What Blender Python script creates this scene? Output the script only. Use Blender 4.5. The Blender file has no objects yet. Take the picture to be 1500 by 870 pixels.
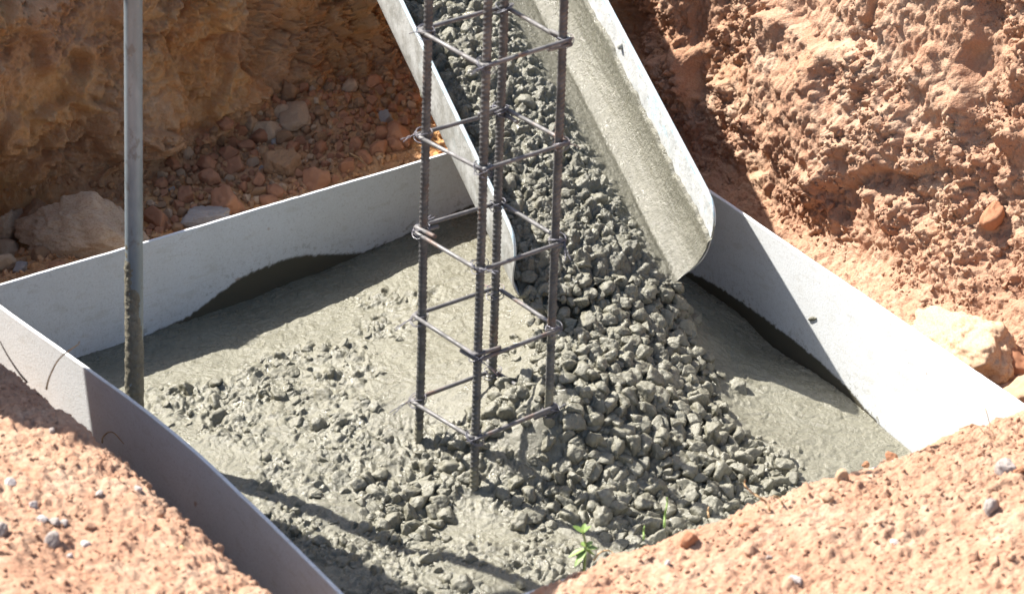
import bpy, bmesh, math, random
import numpy as np
from mathutils import Matrix, Vector
random.seed(7); rng = np.random.default_rng(11)
C = bpy.context.scene.collection
SC = bpy.context.scene
R = math.radians

# ------------------------------------------------------------------ camera
F_PX, PITCH, ROLL = 6110.0, R(27.6614), R(0.76126)
CAM = np.array([0.0435, -5.9622, 3.3253])
_r = np.array([1., 0, 0]); FW = np.array([0, math.cos(PITCH), -math.sin(PITCH)]); _u = np.array([0, math.sin(PITCH), math.cos(PITCH)])
RT = _r*math.cos(ROLL) + _u*math.sin(ROLL); UP = _u*math.cos(ROLL) - _r*math.sin(ROLL)
cd = bpy.data.cameras.new('camera'); cam = bpy.data.objects.new('camera', cd); C.objects.link(cam)
cam.matrix_world = Matrix(((RT[0], UP[0], -FW[0], CAM[0]), (RT[1], UP[1], -FW[1], CAM[1]), (RT[2], UP[2], -FW[2], CAM[2]), (0, 0, 0, 1)))
cd.sensor_width = 36; cd.lens = F_PX/1500*36; cd.clip_end = 1000; cd.clip_start = .05
cd.dof.use_dof = True; cd.dof.focus_distance = 7.2; cd.dof.aperture_fstop = 6.3
SC.camera = cam
def ray(x, y): return FW + RT*(x-750)/F_PX - UP*(y-435)/F_PX
def at(x, y, z):                      # the point of height z that the photograph shows at x, y
    d = ray(x, y); return CAM + d*((z-CAM[2])/d[2])
def on_plane(x, y, P, n):
    d = ray(x, y); return CAM + d*(((P-CAM)@n)/(d@n))

# ------------------------------------------------------------------ light
SUN = np.array([-.776, .452, 1.]); SUN /= np.linalg.norm(SUN)
w = bpy.data.worlds.new('World'); SC.world = w; w.use_nodes = True
nt = w.node_tree; bg = nt.nodes['Background']; sky = nt.nodes.new('ShaderNodeTexSky')
sky.sky_type = 'NISHITA'; sky.sun_disc = False; sky.sun_elevation = math.asin(SUN[2]); sky.sun_rotation = math.atan2(SUN[0], SUN[1])
sky.air_density = 1.0; sky.dust_density = 2.0; sky.ozone_density = 1.0
nt.links.new(sky.outputs[0], bg.inputs[0]); bg.inputs[1].default_value = 0.069
sd = bpy.data.lights.new('sun', 'SUN'); sd.energy = 4.5; sd.angle = R(.53); sd.color = (1, .955, .89)
so = bpy.data.objects.new('sun', sd); C.objects.link(so)
so.rotation_euler = Vector(SUN).to_track_quat('Z', 'Y').to_euler()
SC.view_settings.view_transform = 'Standard'; SC.view_settings.look = 'None'; SC.view_settings.gamma = 1
SC.view_settings.exposure = 1.64
SC.render.engine = 'CYCLES'
SC.cycles.max_bounces = 6; SC.cycles.use_denoising = True

# ------------------------------------------------------------------ noise (numpy)
def _h(ix, iy, iz, s):
    h = (ix.astype(np.uint32)*np.uint32(374761393)) ^ (iy.astype(np.uint32)*np.uint32(668265263)) ^ (iz.astype(np.uint32)*np.uint32(2246822519)) ^ np.uint32((s*3266489917) & 0xffffffff)
    h ^= h >> np.uint32(15); h *= np.uint32(2246822519); h ^= h >> np.uint32(13); h *= np.uint32(3266489917); h ^= h >> np.uint32(16)
    return h
def noise(P, s=0):
    i = np.floor(P).astype(np.int64); f = P-i
    u = f*f*f*(f*(f*6-15)+10)
    out = 0
    for dx in (0, 1):
        wx = u[:, 0] if dx else 1-u[:, 0]
        for dy in (0, 1):
            wy = u[:, 1] if dy else 1-u[:, 1]
            for dz in (0, 1):
                wz = u[:, 2] if dz else 1-u[:, 2]
                h = _h(i[:, 0]+dx, i[:, 1]+dy, i[:, 2]+dz, s)
                g = ((h & np.uint32(1023)).astype(np.float64)/511.5-1)*(f[:, 0]-dx) + (((h >> np.uint32(10)) & np.uint32(1023)).astype(np.float64)/511.5-1)*(f[:, 1]-dy) + (((h >> np.uint32(20)) & np.uint32(1023)).astype(np.float64)/511.5-1)*(f[:, 2]-dz)
                out = out + wx*wy*wz*g
    return out*1.3
def fbm(P, s=0, o=4, gain=.5):
    a, t, q = 1., 0, P
    for k in range(o): t = t + a*noise(q, s+k); a *= gain; q = q*2.03+5.1
    return t
def billow(P, s=0, o=4, gain=.5):
    a, t, q = 1., 0, P
    for k in range(o): t = t + a*np.abs(noise(q, s+k)); a *= gain; q = q*2.17+7.7
    return t
def ridged(P, s=0, o=3):
    a, t, q = 1., 0, P
    for k in range(o): t = t + a*(1-np.abs(noise(q, s+k))*2); a *= .5; q = q*2.1+3.3
    return t/1.75-.5
def bumps(P, cell, r0, r1, s=0, prob=1., flat=False, pw=.5):
    """half-buried lumps: the height of a sphere of random size in each cell over the surface, in cell units"""
    Q = P/cell; i = np.floor(Q).astype(np.int64); out = np.zeros(len(P))
    for dx in (-1, 0, 1):
        for dy in (-1, 0, 1):
            for dz in ((0,) if flat else (-1, 0, 1)):
                a, b, c = i[:, 0]+dx, i[:, 1]+dy, i[:, 2]+dz
                h = _h(a, b, c, s); k = _h(a, b, c, s+77)
                cx = a + (h & np.uint32(1023))/1023.; cy = b + ((h >> np.uint32(10)) & np.uint32(1023))/1023.
                d2 = (Q[:, 0]-cx)**2 + (Q[:, 1]-cy)**2
                if not flat: d2 = d2 + (Q[:, 2]-c-((h >> np.uint32(20)) & np.uint32(1023))/1023.)**2
                r = r0 + (r1-r0)*((k & np.uint32(1023))/1023.)**1.6
                r = np.where(((k >> np.uint32(10)) & np.uint32(1023))/1023. < prob, r, 0)
                out = np.maximum(out, np.maximum(0, r*r-d2)**pw * (1 if pw == .5 else r**(1-2*pw)))
    return out*cell
def sstep(a, b, x):
    t = np.clip((x-a)/(b-a), 0, 1); return t*t*(3-2*t)

# ------------------------------------------------------------------ mesh helpers
def link(name, me, mat=None, parent=None, smooth=True):
    o = bpy.data.objects.new(name, me); C.objects.link(o)
    if mat: me.materials.append(mat)
    if parent: o.parent = parent
    if smooth: me.polygons.foreach_set('use_smooth', np.ones(len(me.polygons), bool))
    me.update(); return o
def mesh_np(name, V, F):
    V = np.asarray(V, np.float32); F = np.asarray(F, np.int32); k = F.shape[1]
    me = bpy.data.meshes.new(name)
    me.vertices.add(len(V)); me.vertices.foreach_set('co', V.ravel())
    me.loops.add(F.size); me.loops.foreach_set('vertex_index', F.ravel())
    me.polygons.add(len(F)); me.polygons.foreach_set('loop_start', np.arange(0, F.size, k, dtype=np.int32))
    try: me.polygons.foreach_set('loop_total', np.full(len(F), k, np.int32))
    except Exception: pass
    me.update(calc_edges=True); me.validate(); return me
def attr(me, name, vals):
    a = me.attributes.new(name, 'FLOAT', 'POINT'); a.data.foreach_set('value', np.asarray(vals, np.float32))
def grid_faces(n, m, wrap=False):          # n rows, m columns
    i = np.arange(n-1)[:, None]*m; j = np.arange(m if wrap else m-1)[None, :]; j2 = (j+1) % m
    return np.stack([i+j, i+j2, i+m+j2, i+m+j], -1).reshape(-1, 4)
def tube(path, rad, n=8, cap=True):
    P = np.asarray(path, float); m = len(P); rad = np.broadcast_to(np.asarray(rad, float), (m,))
    T = np.gradient(P, axis=0); T /= np.linalg.norm(T, axis=1)[:, None]+1e-12
    a = np.array([0, 0, 1.]) if abs(T[0][2]) < .9 else np.array([1., 0, 0])
    N = np.cross(T[0], a); N /= np.linalg.norm(N); V = []
    for k in range(m):
        N = N - T[k]*(N@T[k]); N /= np.linalg.norm(N); B = np.cross(T[k], N)
        t = np.arange(n)*2*math.pi/n
        V.append(P[k]+rad[k]*(np.cos(t)[:, None]*N+np.sin(t)[:, None]*B))
    V = np.concatenate(V); F = grid_faces(m, n, True)
    if cap:
        V = np.vstack([V, P[0], P[-1]]); c0, c1 = m*n, m*n+1
        j = np.arange(n); j2 = (j+1) % n
        F = np.vstack([F, np.stack([np.full(n, c0), j2, j, j], -1)[:, :4], np.stack([np.full(n, c1), (m-1)*n+j, (m-1)*n+j2, (m-1)*n+j2], -1)])
    return V, F
def poly_mesh(name, parts):                # parts: list of (V, F quads, may hold repeated last index)
    VV, FF, off = [], [], 0
    for V, F in parts:
        VV += [tuple(v) for v in V]
        for f in F:
            g = [int(x)+off for x in dict.fromkeys(f.tolist())]
            if len(g) > 2: FF.append(g)
        off += len(V)
    me = bpy.data.meshes.new(name); me.from_pydata(VV, [], FF); me.update(); return me
def smooth_path(pts, n=8):
    P = np.asarray(pts, float); Q = np.vstack([2*P[0]-P[1], P, 2*P[-1]-P[-2]]); out = []
    for k in range(1, len(Q)-2):
        for t in np.linspace(0, 1, n, endpoint=False):
            a, b, c, d = Q[k-1:k+3]
            out.append(.5*(2*b+(c-a)*t+(2*a-5*b+4*c-d)*t*t+(3*b-3*c+d-a)*t**3))
    out.append(P[-1]); return np.array(out)
def tag(o, label=None, cat=None, group=None, kind=None):
    if label: o['label'] = label
    if cat: o['category'] = cat
    if group: o['group'] = group
    if kind: o['kind'] = kind
    return o
def empty(name, loc=(0, 0, 0)):
    o = bpy.data.objects.new(name, None); C.objects.link(o); o.location = loc; o.empty_display_size = .05; return o

# ------------------------------------------------------------------ materials
def material(name, rough=.8, spec=.5, metal=0.):
    m = bpy.data.materials.new(name); m.use_nodes = True; b = m.node_tree.nodes['Principled BSDF']
    b.inputs['Roughness'].default_value = rough; b.inputs['Metallic'].default_value = metal; b.inputs['Specular IOR Level'].default_value = spec
    return m, m.node_tree, b
def tex(nt, scale, detail=4, rough=.55, kind='noise', coord='Object', stretch=None, dist=0.):
    tc = nt.nodes.new('ShaderNodeTexCoord'); src = tc.outputs[coord]
    if stretch:
        mp = nt.nodes.new('ShaderNodeMapping'); mp.inputs['Scale'].default_value = stretch; nt.links.new(src, mp.inputs[0]); src = mp.outputs[0]
    if kind == 'noise':
        t = nt.nodes.new('ShaderNodeTexNoise'); t.inputs['Scale'].default_value = scale; t.inputs['Detail'].default_value = detail
        t.inputs['Roughness'].default_value = rough; t.inputs['Distortion'].default_value = dist
        nt.links.new(src, t.inputs['Vector']); return t.outputs['Fac']
    t = nt.nodes.new('ShaderNodeTexVoronoi'); t.inputs['Scale'].default_value = scale; nt.links.new(src, t.inputs['Vector']); return t.outputs['Distance']
def ramp(nt, fac, stops, interp='LINEAR'):
    r = nt.nodes.new('ShaderNodeValToRGB'); r.color_ramp.interpolation = interp; e = r.color_ramp.elements
    while len(e) > 1: e.remove(e[-1])
    for k, (p, c) in enumerate(stops):
        x = e[0] if k == 0 else e.new(p); x.position = p
        x.color = (*c, 1) if isinstance(c, tuple) else (c, c, c, 1)
    nt.links.new(fac, r.inputs[0]); return r.outputs[0]
def mix(nt, fac, a, b, mode='MIX'):
    m = nt.nodes.new('ShaderNodeMix'); m.data_type = 'RGBA'; m.blend_type = mode; m.clamp_factor = True
    for v, s in ((fac, m.inputs[0]), (a, m.inputs[6]), (b, m.inputs[7])):
        if isinstance(v, (int, float)): s.default_value = v if s is m.inputs[0] else (v, v, v, 1)
        elif isinstance(v, tuple): s.default_value = (*v, 1)
        else: nt.links.new(v, s)
    return m.outputs[2]
def bump(nt, b, hgt, strength, dist, prev=None):
    n = nt.nodes.new('ShaderNodeBump'); n.inputs['Strength'].default_value = strength; n.inputs['Distance'].default_value = dist
    nt.links.new(hgt, n.inputs['Height'])
    if prev: nt.links.new(prev, n.inputs['Normal'])
    nt.links.new(n.outputs[0], b.inputs['Normal']); return n.outputs[0]
def attrib(nt, name):
    a = nt.nodes.new('ShaderNodeAttribute'); a.attribute_name = name; return a.outputs['Fac']

def soil_material():
    m, nt, b = material('red_soil', .95, .15)
    c = ramp(nt, tex(nt, 5, 6, .6), [(.3, (.35, .200, .130)), (.45, (.395, .250, .168)), (.58, (.43, .290, .202)), (.72, (.48, .352, .26))])
    c = mix(nt, ramp(nt, tex(nt, 26, 5, .65), [(.42, 0.), (.62, 1.)]), c, (.375, .212, .138))
    c = mix(nt, ramp(nt, tex(nt, 14, 5, .7, dist=.6), [(.56, 0.), (.7, .75)]), c, (.52, .375, .275))
    c = mix(nt, ramp(nt, tex(nt, 160, 4, .7), [(.35, .4), (.62, 0.)]), c, (.30, .165, .098))
    ochre_shade = mix(nt, ramp(nt, tex(nt, 7, 5, .6), [(.38, 0.), (.62, 1.)]), (.50, .225, .085), (.56, .305, .125))  # ochre soil tone with the warm shade of the back wall painted in
    ochre_shade = mix(nt, ramp(nt, tex(nt, 40, 5, .65), [(.45, 0.), (.7, .8)]), ochre_shade, (.56, .34, .18))
    c = mix(nt, attrib(nt, 'ochre_shade'), c, ochre_shade)
    nt.links.new(c, b.inputs['Base Color'])
    n = bump(nt, b, tex(nt, 75, 6, .72), .6, .008)
    n = bump(nt, b, tex(nt, 210, 2, .5, kind='voronoi'), .4, -.003, n)
    bump(nt, b, tex(nt, 420, 3, .6), .5, .002, n)
    return m
def stone_material(name, c1, c2, rough=.85):
    m, nt, b = material(name, rough, .3)
    oi = nt.nodes.new('ShaderNodeObjectInfo')
    c = mix(nt, ramp(nt, tex(nt, 45, 6, .65), [(.35, 0.), (.65, 1.)]), c1, c2)
    c = mix(nt, ramp(nt, oi.outputs['Random'], [(0, 0.), (1, .45)]), c, (c1[0]*.6, c1[1]*.55, c1[2]*.5))
    c = mix(nt, ramp(nt, tex(nt, 22, 4, .6), [(.5, 0.), (.64, .75)]), c, (.42, .24, .14))
    nt.links.new(c, b.inputs['Base Color'])
    n = bump(nt, b, tex(nt, 70, 6, .65), .5, .006); bump(nt, b, tex(nt, 300, 3, .6), .4, .002, n)
    return m
def concrete_material(name, c1, c2, rlo, rhi, bs=1.):
    m, nt, b = material(name, .4, .5)
    c = mix(nt, ramp(nt, tex(nt, 11, 6, .6), [(.35, 0.), (.65, 1.)]), c1, c2)
    c = mix(nt, ramp(nt, tex(nt, 120, 4, .65), [(.4, .5), (.62, 0.)]), c, (c1[0]*.72, c1[1]*.72, c1[2]*.7))
    c = mix(nt, ramp(nt, tex(nt, 240, 2, .5), [(.66, 0.), (.70, .8)]), c, (.06, .055, .04))
    nt.links.new(c, b.inputs['Base Color'])
    nt.links.new(ramp(nt, tex(nt, 38, 4, .6), [(.38, rlo), (.62, rhi)]), b.inputs['Roughness'])
    n = bump(nt, b, tex(nt, 130, 5, .65), .55*bs, .004); n = bump(nt, b, tex(nt, 480, 3, .6), .5*bs, .0016, n)
    return m
def board_material(name, base, stain):
    m, nt, b = material(name, .6, .3)
    c = mix(nt, ramp(nt, tex(nt, 6, 5, .6), [(.4, 0.), (.65, .5)]), base, (base[0]*.86, base[1]*.85, base[2]*.82))
    c = mix(nt, ramp(nt, tex(nt, 48, 4, .6, stretch=(.5, .5, 1.6)), [(.56, 0.), (.66, .32)]), c, (base[0]*.72, base[1]*.68, base[2]*.6))
    c = mix(nt, ramp(nt, tex(nt, 300, 2, .5), [(.4, .16), (.6, 0.)]), c, (.4, .38, .35))
    c = mix(nt, ramp(nt, tex(nt, 30, 2, .4), [(.76, 0.), (.79, .7)]), c, (.34, .22, .14))
    sp = nt.nodes.new('ShaderNodeMath'); sp.operation = 'MULTIPLY'
    nt.links.new(attrib(nt, 'splash'), sp.inputs[0]); nt.links.new(ramp(nt, tex(nt, 85, 4, .7), [(.56, 0.), (.60, 1.)]), sp.inputs[1])
    c = mix(nt, sp.outputs[0], c, (.20, .19, .145))
    c = mix(nt, ramp(nt, tex(nt, 230, 1, .4), [(.62, 0.), (.66, .2)]), c, (.30, .28, .26))
    c = mix(nt, attrib(nt, 'stain'), c, stain)
    nt.links.new(c, b.inputs['Base Color'])
    bump(nt, b, tex(nt, 260, 4, .6), .35, .0015)
    return m
M_soil = soil_material()
M_conc = concrete_material('wet_concrete', (.166, .157, .115), (.208, .198, .150), .15, .52, 1.5)
M_mort = concrete_material('wet_mortar', (.132, .126, .094), (.178, .169, .128), .16, .52, 1.7)
M_grav = concrete_material('coated_gravel', (.168, .159, .117), (.220, .209, .158), .24, .60, 1.3)
M_board = board_material('fibre_cement', (.62, .64, .645), (.075, .067, .046))
M_st = {'reddish': stone_material('reddish_stone', (.46, .19, .10), (.52, .27, .15)),
        'tan': stone_material('tan_stone', (.58, .39, .24), (.66, .49, .34)),
        'brown': stone_material('brown_stone', (.36, .20, .105), (.42, .26, .15)),
        'grey': stone_material('grey_stone', (.34, .32, .31), (.44, .41, .38)),
        'white': stone_material('white_stone', (.55, .53, .52), (.68, .65, .62))}

# ------------------------------------------------------------------ stones: rounded polyhedra
def ico(sub):
    bm = bmesh.new(); bmesh.ops.create_icosphere(bm, subdivisions=sub, radius=1)
    V = np.array([v.co[:] for v in bm.verts]); F = np.array([[v.index for v in f.verts] for f in bm.faces]); bm.free(); return V/np.linalg.norm(V, axis=1)[:, None], F
ICO2, ICO3, ICO4, ICO5 = ico(2), ico(3), ico(4), ico(6)
def stone_template(seed, I=ICO3, planes=11, soft=14., rough=.04, hlo=.62, an=.75):
    g = np.random.default_rng(seed); V, F = I
    n = g.normal(size=(planes, 3)); n /= np.linalg.norm(n, axis=1)[:, None]; h = g.uniform(hlo, 1., planes)
    q = np.maximum(V@n.T, 1e-3)/h                      # 1/r per plane
    inv = (np.sum(q**soft, 1))**(1/soft); r = 1/np.maximum(inv, .8)
    r = r*(1+rough*fbm(V*2.2+seed, seed, 3))
    P = V*r[:, None]; P *= g.uniform(an, 1.15, 3); return P
def rot_mats(n, g):
    q = g.normal(size=(n, 4)); q /= np.linalg.norm(q, axis=1)[:, None]; a, b, c, d = q.T
    return np.stack([np.stack([1-2*(c*c+d*d), 2*(b*c-a*d), 2*(b*d+a*c)], -1), np.stack([2*(b*c+a*d), 1-2*(b*b+d*d), 2*(c*d-a*b)], -1), np.stack([2*(b*d-a*c), 2*(c*d+a*b), 1-2*(b*b+c*c)], -1)], 1)
def stones_joined(name, P, S, mat, templates, F, seed=0, squash=None):
    g = np.random.default_rng(seed); n = len(P); Rm = rot_mats(n, g); k = g.integers(0, len(templates), n)
    T = np.stack(templates)[k]; V = np.einsum('nij,nvj->nvi', Rm, T)*np.asarray(S)[:, None, None]
    V = V + P[:, None, :]; nv = T.shape[1]
    FF = (F[None]+np.arange(n)[:, None, None]*nv).reshape(-1, 3)
    return link(name, mesh_np(name, V.reshape(-1, 3), FF), mat)
TG3 = [stone_template(100+k, ICO3, 8+k % 4, 34, .10) for k in range(14)]
TG4 = [stone_template(100+k, ICO4, 6+k % 4, 36, .16, .50, .62) for k in range(22)]
TG2 = [stone_template(200+k, ICO2, 10, 12) for k in range(10)]

# ------------------------------------------------------------------ the form: four corners
ZT, TH = .08, .007
cA, cB, cC = at(-26, 426, ZT), at(865, 163, ZT), at(1500, 595, ZT)
adp = [cA] + [at(x, y, ZT) for x, y in ((0, 445), (130, 537), (215, 600), (300, 670), (395, 760), (500, 865))]
adp[1] = (adp[0]+adp[2])/2*.35 + adp[1]*.65
adp = adp + [adp[-1] + (adp[-1]-adp[-2])/np.linalg.norm(adp[-1]-adp[-2])*.14]
AD = smooth_path(adp, 12); cD = AD[-1].copy()
ad_s = np.concatenate([[0], np.cumsum(np.linalg.norm(np.diff(AD, axis=0), axis=1))]); AD_LEN = ad_s[-1]
def ad_at(t): return np.stack([np.interp(t*AD_LEN, ad_s, AD[:, k]) for k in range(3)], -1)
nAB = np.array([-(cB-cA)[1], (cB-cA)[0], 0]); nAB /= np.linalg.norm(nAB)
dAB = (cB-cA)/np.linalg.norm(cB-cA)
nBC = np.array([-(cC-cB)[1], (cC-cB)[0], 0]); nBC /= -np.linalg.norm(nBC); nBC = nBC if nBC[0] > 0 else -nBC
dBC = (cC-cB)/np.linalg.norm(cC-cB)
nDC = np.array([(cC-cD)[1], -(cC-cD)[0], 0]); nDC /= np.linalg.norm(nDC)
nDA = np.array([(cD-cA)[1], -(cD-cA)[0], 0]); nDA /= np.linalg.norm(nDA)

# ------------------------------------------------------------------ wet concrete in the form
ctrl = [(125,525,-.100),(220,492,-.100),(300,470,-.094),(400,428,-.088),(470,398,-.082),(550,368,-.070),(690,303,-.045),(860,260,-.05),
 (1005,405,-.112),(1100,470,-.118),(1240,575,-.125),(1325,665,-.140),(1420,730,-.15),(250,600,-.086),(350,560,-.080),(480,500,-.070),(620,440,-.050),
 (722,556,-.018),(660,540,-.035),(618,645,-.076),(560,600,-.062),(692,726,-.104),(798,600,-.002),(830,520,.022),(880,450,.040),(930,420,.045),(985,450,.0),(1030,520,-.062),
 (1060,600,-.092),(900,600,-.015),(950,660,-.058),(850,680,-.066),(1100,660,-.095),(1190,690,-.118),(800,720,-.095),(900,760,-.108),(560,720,-.098),(600,790,-.122),(640,760,-.120),
 (450,650,-.078),(350,700,-.092),(450,800,-.104),(560,850,-.108),(700,820,-.108),(800,830,-.116),(1000,740,-.104),(770,480,-.022),(1150,560,-.108),(1085,500,-.118),(740,430,-.03),
 (250,680,-.10),(380,780,-.105),(600,930,-.115),(800,900,-.12),(1100,780,-.12),(150,600,-.10),(50,520,-.105)]
cp = np.array([at(x, y, z) for x, y, z in ctrl])
def tps_fit(X, z, lam=2e-4):
    n = len(X); d = np.linalg.norm(X[:, None]-X[None], axis=2); K = np.where(d > 0, d*d*np.log(d+1e-12), 0)+lam*np.eye(n)
    Pm = np.column_stack([np.ones(n), X]); A = np.block([[K, Pm], [Pm.T, np.zeros((3, 3))]])
    return np.linalg.solve(A, np.concatenate([z, np.zeros(3)]))
tw = tps_fit(cp[:, :2], cp[:, 2])
def tps(X):
    out = np.empty(len(X)); n = len(cp)
    for k in range(0, len(X), 40000):
        Y = X[k:k+40000]; d = np.linalg.norm(Y[:, None]-cp[None, :, :2], axis=2); U = np.where(d > 0, d*d*np.log(d+1e-12), 0)
        out[k:k+40000] = U@tw[:n] + tw[n] + Y@tw[n+1:]
    return out
def blob_mask(X, pts, fade=.05):           # soft union of discs, each (photo x, photo y, radius in metres)
    m = np.zeros(len(X))
    for x, y, r in pts:
        c = at(x, y, -.08)[:2]; m = np.maximum(m, 1-sstep(r-fade, r+fade, np.linalg.norm(X-c, axis=1)))
    return m
GRAVEL = [(830,520,.055),(880,470,.06),(930,450,.05),(980,480,.035),(900,560,.09),(990,560,.06),(840,610,.06),(930,640,.10),(1030,640,.06),(1110,670,.06),(1020,700,.09),(860,700,.08),(760,640,.05),
          (1150,700,.05),(940,740,.07),(780,720,.04),(640,700,.06),(590,740,.05),(680,660,.04),(540,700,.03),(960,520,.05),(1000,600,.07)]
ROUGH = GRAVEL + [(300,590,.07),(260,580,.05),(420,560,.09),(480,530,.06),(350,620,.06),(480,620,.09),(560,500,.05),(610,455,.03),(440,690,.08),(520,660,.06),(600,660,.06),(420,760,.08),(500,780,.07),(600,780,.08),(700,780,.05),(800,790,.08),(880,800,.08),
                  (650,850,.06),(560,840,.06),(720,700,.06),(780,560,.05),(520,560,.05),(390,820,.05),(1080,560,.02),(1130,650,.04),(560,455,.03)]
def conc_h(X, fine=True):
    z = tps(X); P = np.column_stack([X, np.zeros(len(X))])
    wob = np.column_stack([noise(P*9, 3), noise(P*9, 4)])*.03
    rg = blob_mask(X+wob, ROUGH, .035); gv = blob_mask(X+wob, GRAVEL, .03)
    patch = sstep(-.25, .3, fbm(P*8, 61, 3))
    warpn = np.column_stack([noise(P*30, 43), noise(P*30, 44), np.zeros(len(X))]); rg = rg*(.45+.55*patch); rg = np.maximum(rg, gv)
    z = z + .010*fbm(P*5.5, 21, 3)*(.35+.65*rg) + .0022*fbm(P*26, 31, 3)*(.5+rg)
    Q = P + np.column_stack([noise(P*60, 41), noise(P*60, 42), np.zeros(len(X))])*.006
    b1 = bumps(Q, .036, .20, .50, 5, .7, True); b2 = bumps(Q+3, .021, .18, .5, 6, .75, True); b3 = bumps(Q+7, .011, .2, .5, 8, .6, True)
    bl = billow(P*24+warpn*1.6, 101, 4, .55)
    z = z + rg*(.62*np.maximum(b1, b2*.95) + .55*b3 + .017*(bl-.35)) + (1-rg)*(.22*b2*sstep(.0, .35, fbm(P*6, 71, 2))+.003*bl)
    z = z - rg*.006*np.maximum(0, -fbm(P*30, 51, 3)-.1)*2
    z = z + .0011*ridged(P*55, 81, 3)*(.3+rg)
    # ripples and little cracks where the pour has slid against the sunny board
    c = at(1180, 590, -.11)[:2]; k = 1-sstep(.10, .24, np.linalg.norm((X-c), axis=1)); k = k*(1-gv)
    z = z + k*.0028*ridged(P*np.array([14, 34, 1])+9+warpn*.4, 91, 4)
    return z
n1 = 560; n2 = 600
uu = np.linspace(0, 1, n1); vv = np.linspace(0, 1, n2)
L_ = ad_at(vv) - nDA*TH*.4; Rr = cB[None]+(cC-cB)[None]*vv[:, None] - nBC*TH*.4
G = L_[:, None, :]*(1-uu[None, :, None]) + Rr[:, None, :]*uu[None, :, None]
XY = G[:, :, :2].reshape(-1, 2); Zc = conc_h(XY)
Vc = np.column_stack([XY, Zc])
me = mesh_np('wet_concrete', Vc, grid_faces(n2, n1)[:, ::-1]); o = link('wet_concrete', me, M_conc)
if me.polygons[0].normal.z < 0: me.flip_normals()
tag(o, 'grey green wet concrete spread in the square form', 'wet concrete', kind='stuff')
Zg = Zc.reshape(n2, n1)
def conc_at(X):                            # height of the finished concrete near X (nearest grid point)
    out = np.empty(len(X))
    for k in range(0, len(X), 200):
        pass
    A_ = cA[:2]; e1 = (cB-cA)[:2]
    for k, x in enumerate(X):
        # invert the ruled grid: fixed point on v, then u
        v = .5
        for _ in range(6):
            l = ad_at(np.array([v]))[0][:2]; r = (cB+(cC-cB)*v)[:2]; d = r-l; n_ = np.array([-d[1], d[0]])/np.linalg.norm(d)
            v = min(1, max(0, v - ((x-l)@n_)/1.28))
        u = ((x-l)@d)/(d@d)
        out[k] = Zg[min(n2-1, max(0, int(round(v*(n2-1))))), min(n1-1, max(0, int(round(u*(n1-1)))))]
    return out

# gravel lying on and in the concrete
def darts(X, S, gap=.8):
    order = np.argsort(-S); keep = []; cell = {}; cs = .03
    for i in order:
        x, y = X[i]; ix, iy = int(x//cs), int(y//cs); ok = True
        for a in (-1, 0, 1):
            for b in (-1, 0, 1):
                for j in cell.get((ix+a, iy+b), ()):
                    if (X[j][0]-x)**2+(X[j][1]-y)**2 < (gap*(S[i]+S[j]))**2: ok = False; break
                if not ok: break
            if not ok: break
        if ok: keep.append(i); cell.setdefault((ix, iy), []).append(i)
    return np.array(keep)
cand = rng.uniform([-.75, -.80], [.80, .85], size=(90000, 2))
gm = blob_mask(cand, GRAVEL, .025); rm = blob_mask(cand, ROUGH, .03)
pr = np.maximum(gm, rm*.05); cand = cand[rng.random(len(cand)) < pr]
gm = blob_mask(cand, GRAVEL, .025)
size = np.where(rng.random(len(cand)) < .30, rng.uniform(.009, .0155, len(cand)), rng.uniform(.003, .009, len(cand)))
bars = [at(692,725,-.1), at(618,645,-.075), at(798,600,0), at(722,556,-.015)]
okb = np.all([np.linalg.norm(cand-b_[:2], axis=1) > .011+size*1.05 for b_ in bars[1:]], axis=0) & (np.linalg.norm(cand-bars[0][:2]-np.array([0, -.012]), axis=1) > .030+size)
cand, size, gm = cand[okb], size[okb], gm[okb]; k = darts(cand, size, .74); cand, size, gm = cand[k], size[k], gm[k]
z = conc_at(cand)
P = np.column_stack([cand, z + size*(-.02*gm - .45*(1-gm))]); print('gravel', len(P))
tag(stones_joined('coated_gravel', P, size*1.15, M_grav, TG4, ICO4[1], 5), 'cement coated gravel heaped below the chute and around the cage', 'gravel', kind='stuff')
# a second, looser layer where the heap is freshest
heap = [(880,480,.06),(900,560,.08),(960,540,.05),(930,640,.08),(1000,620,.06),(850,600,.05),(1040,680,.06),(860,680,.05)]
cand = rng.uniform([-.1, -.55], [.6, .45], size=(16000, 2)); hm = blob_mask(cand, heap, .03); cand = cand[rng.random(len(cand)) < hm*.5]
size = rng.uniform(.007, .0145, len(cand)); k = darts(cand, size, 1.0); cand, size = cand[k], size[k]
P2 = np.column_stack([cand, conc_at(cand)+size*.2+rng.uniform(.003, .011, len(cand))])
tag(stones_joined('heaped_gravel', P2, size, M_grav, TG4, ICO4[1], 6), 'upper layer of cement coated gravel freshly heaped below the chute', 'gravel', kind='stuff')

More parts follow.
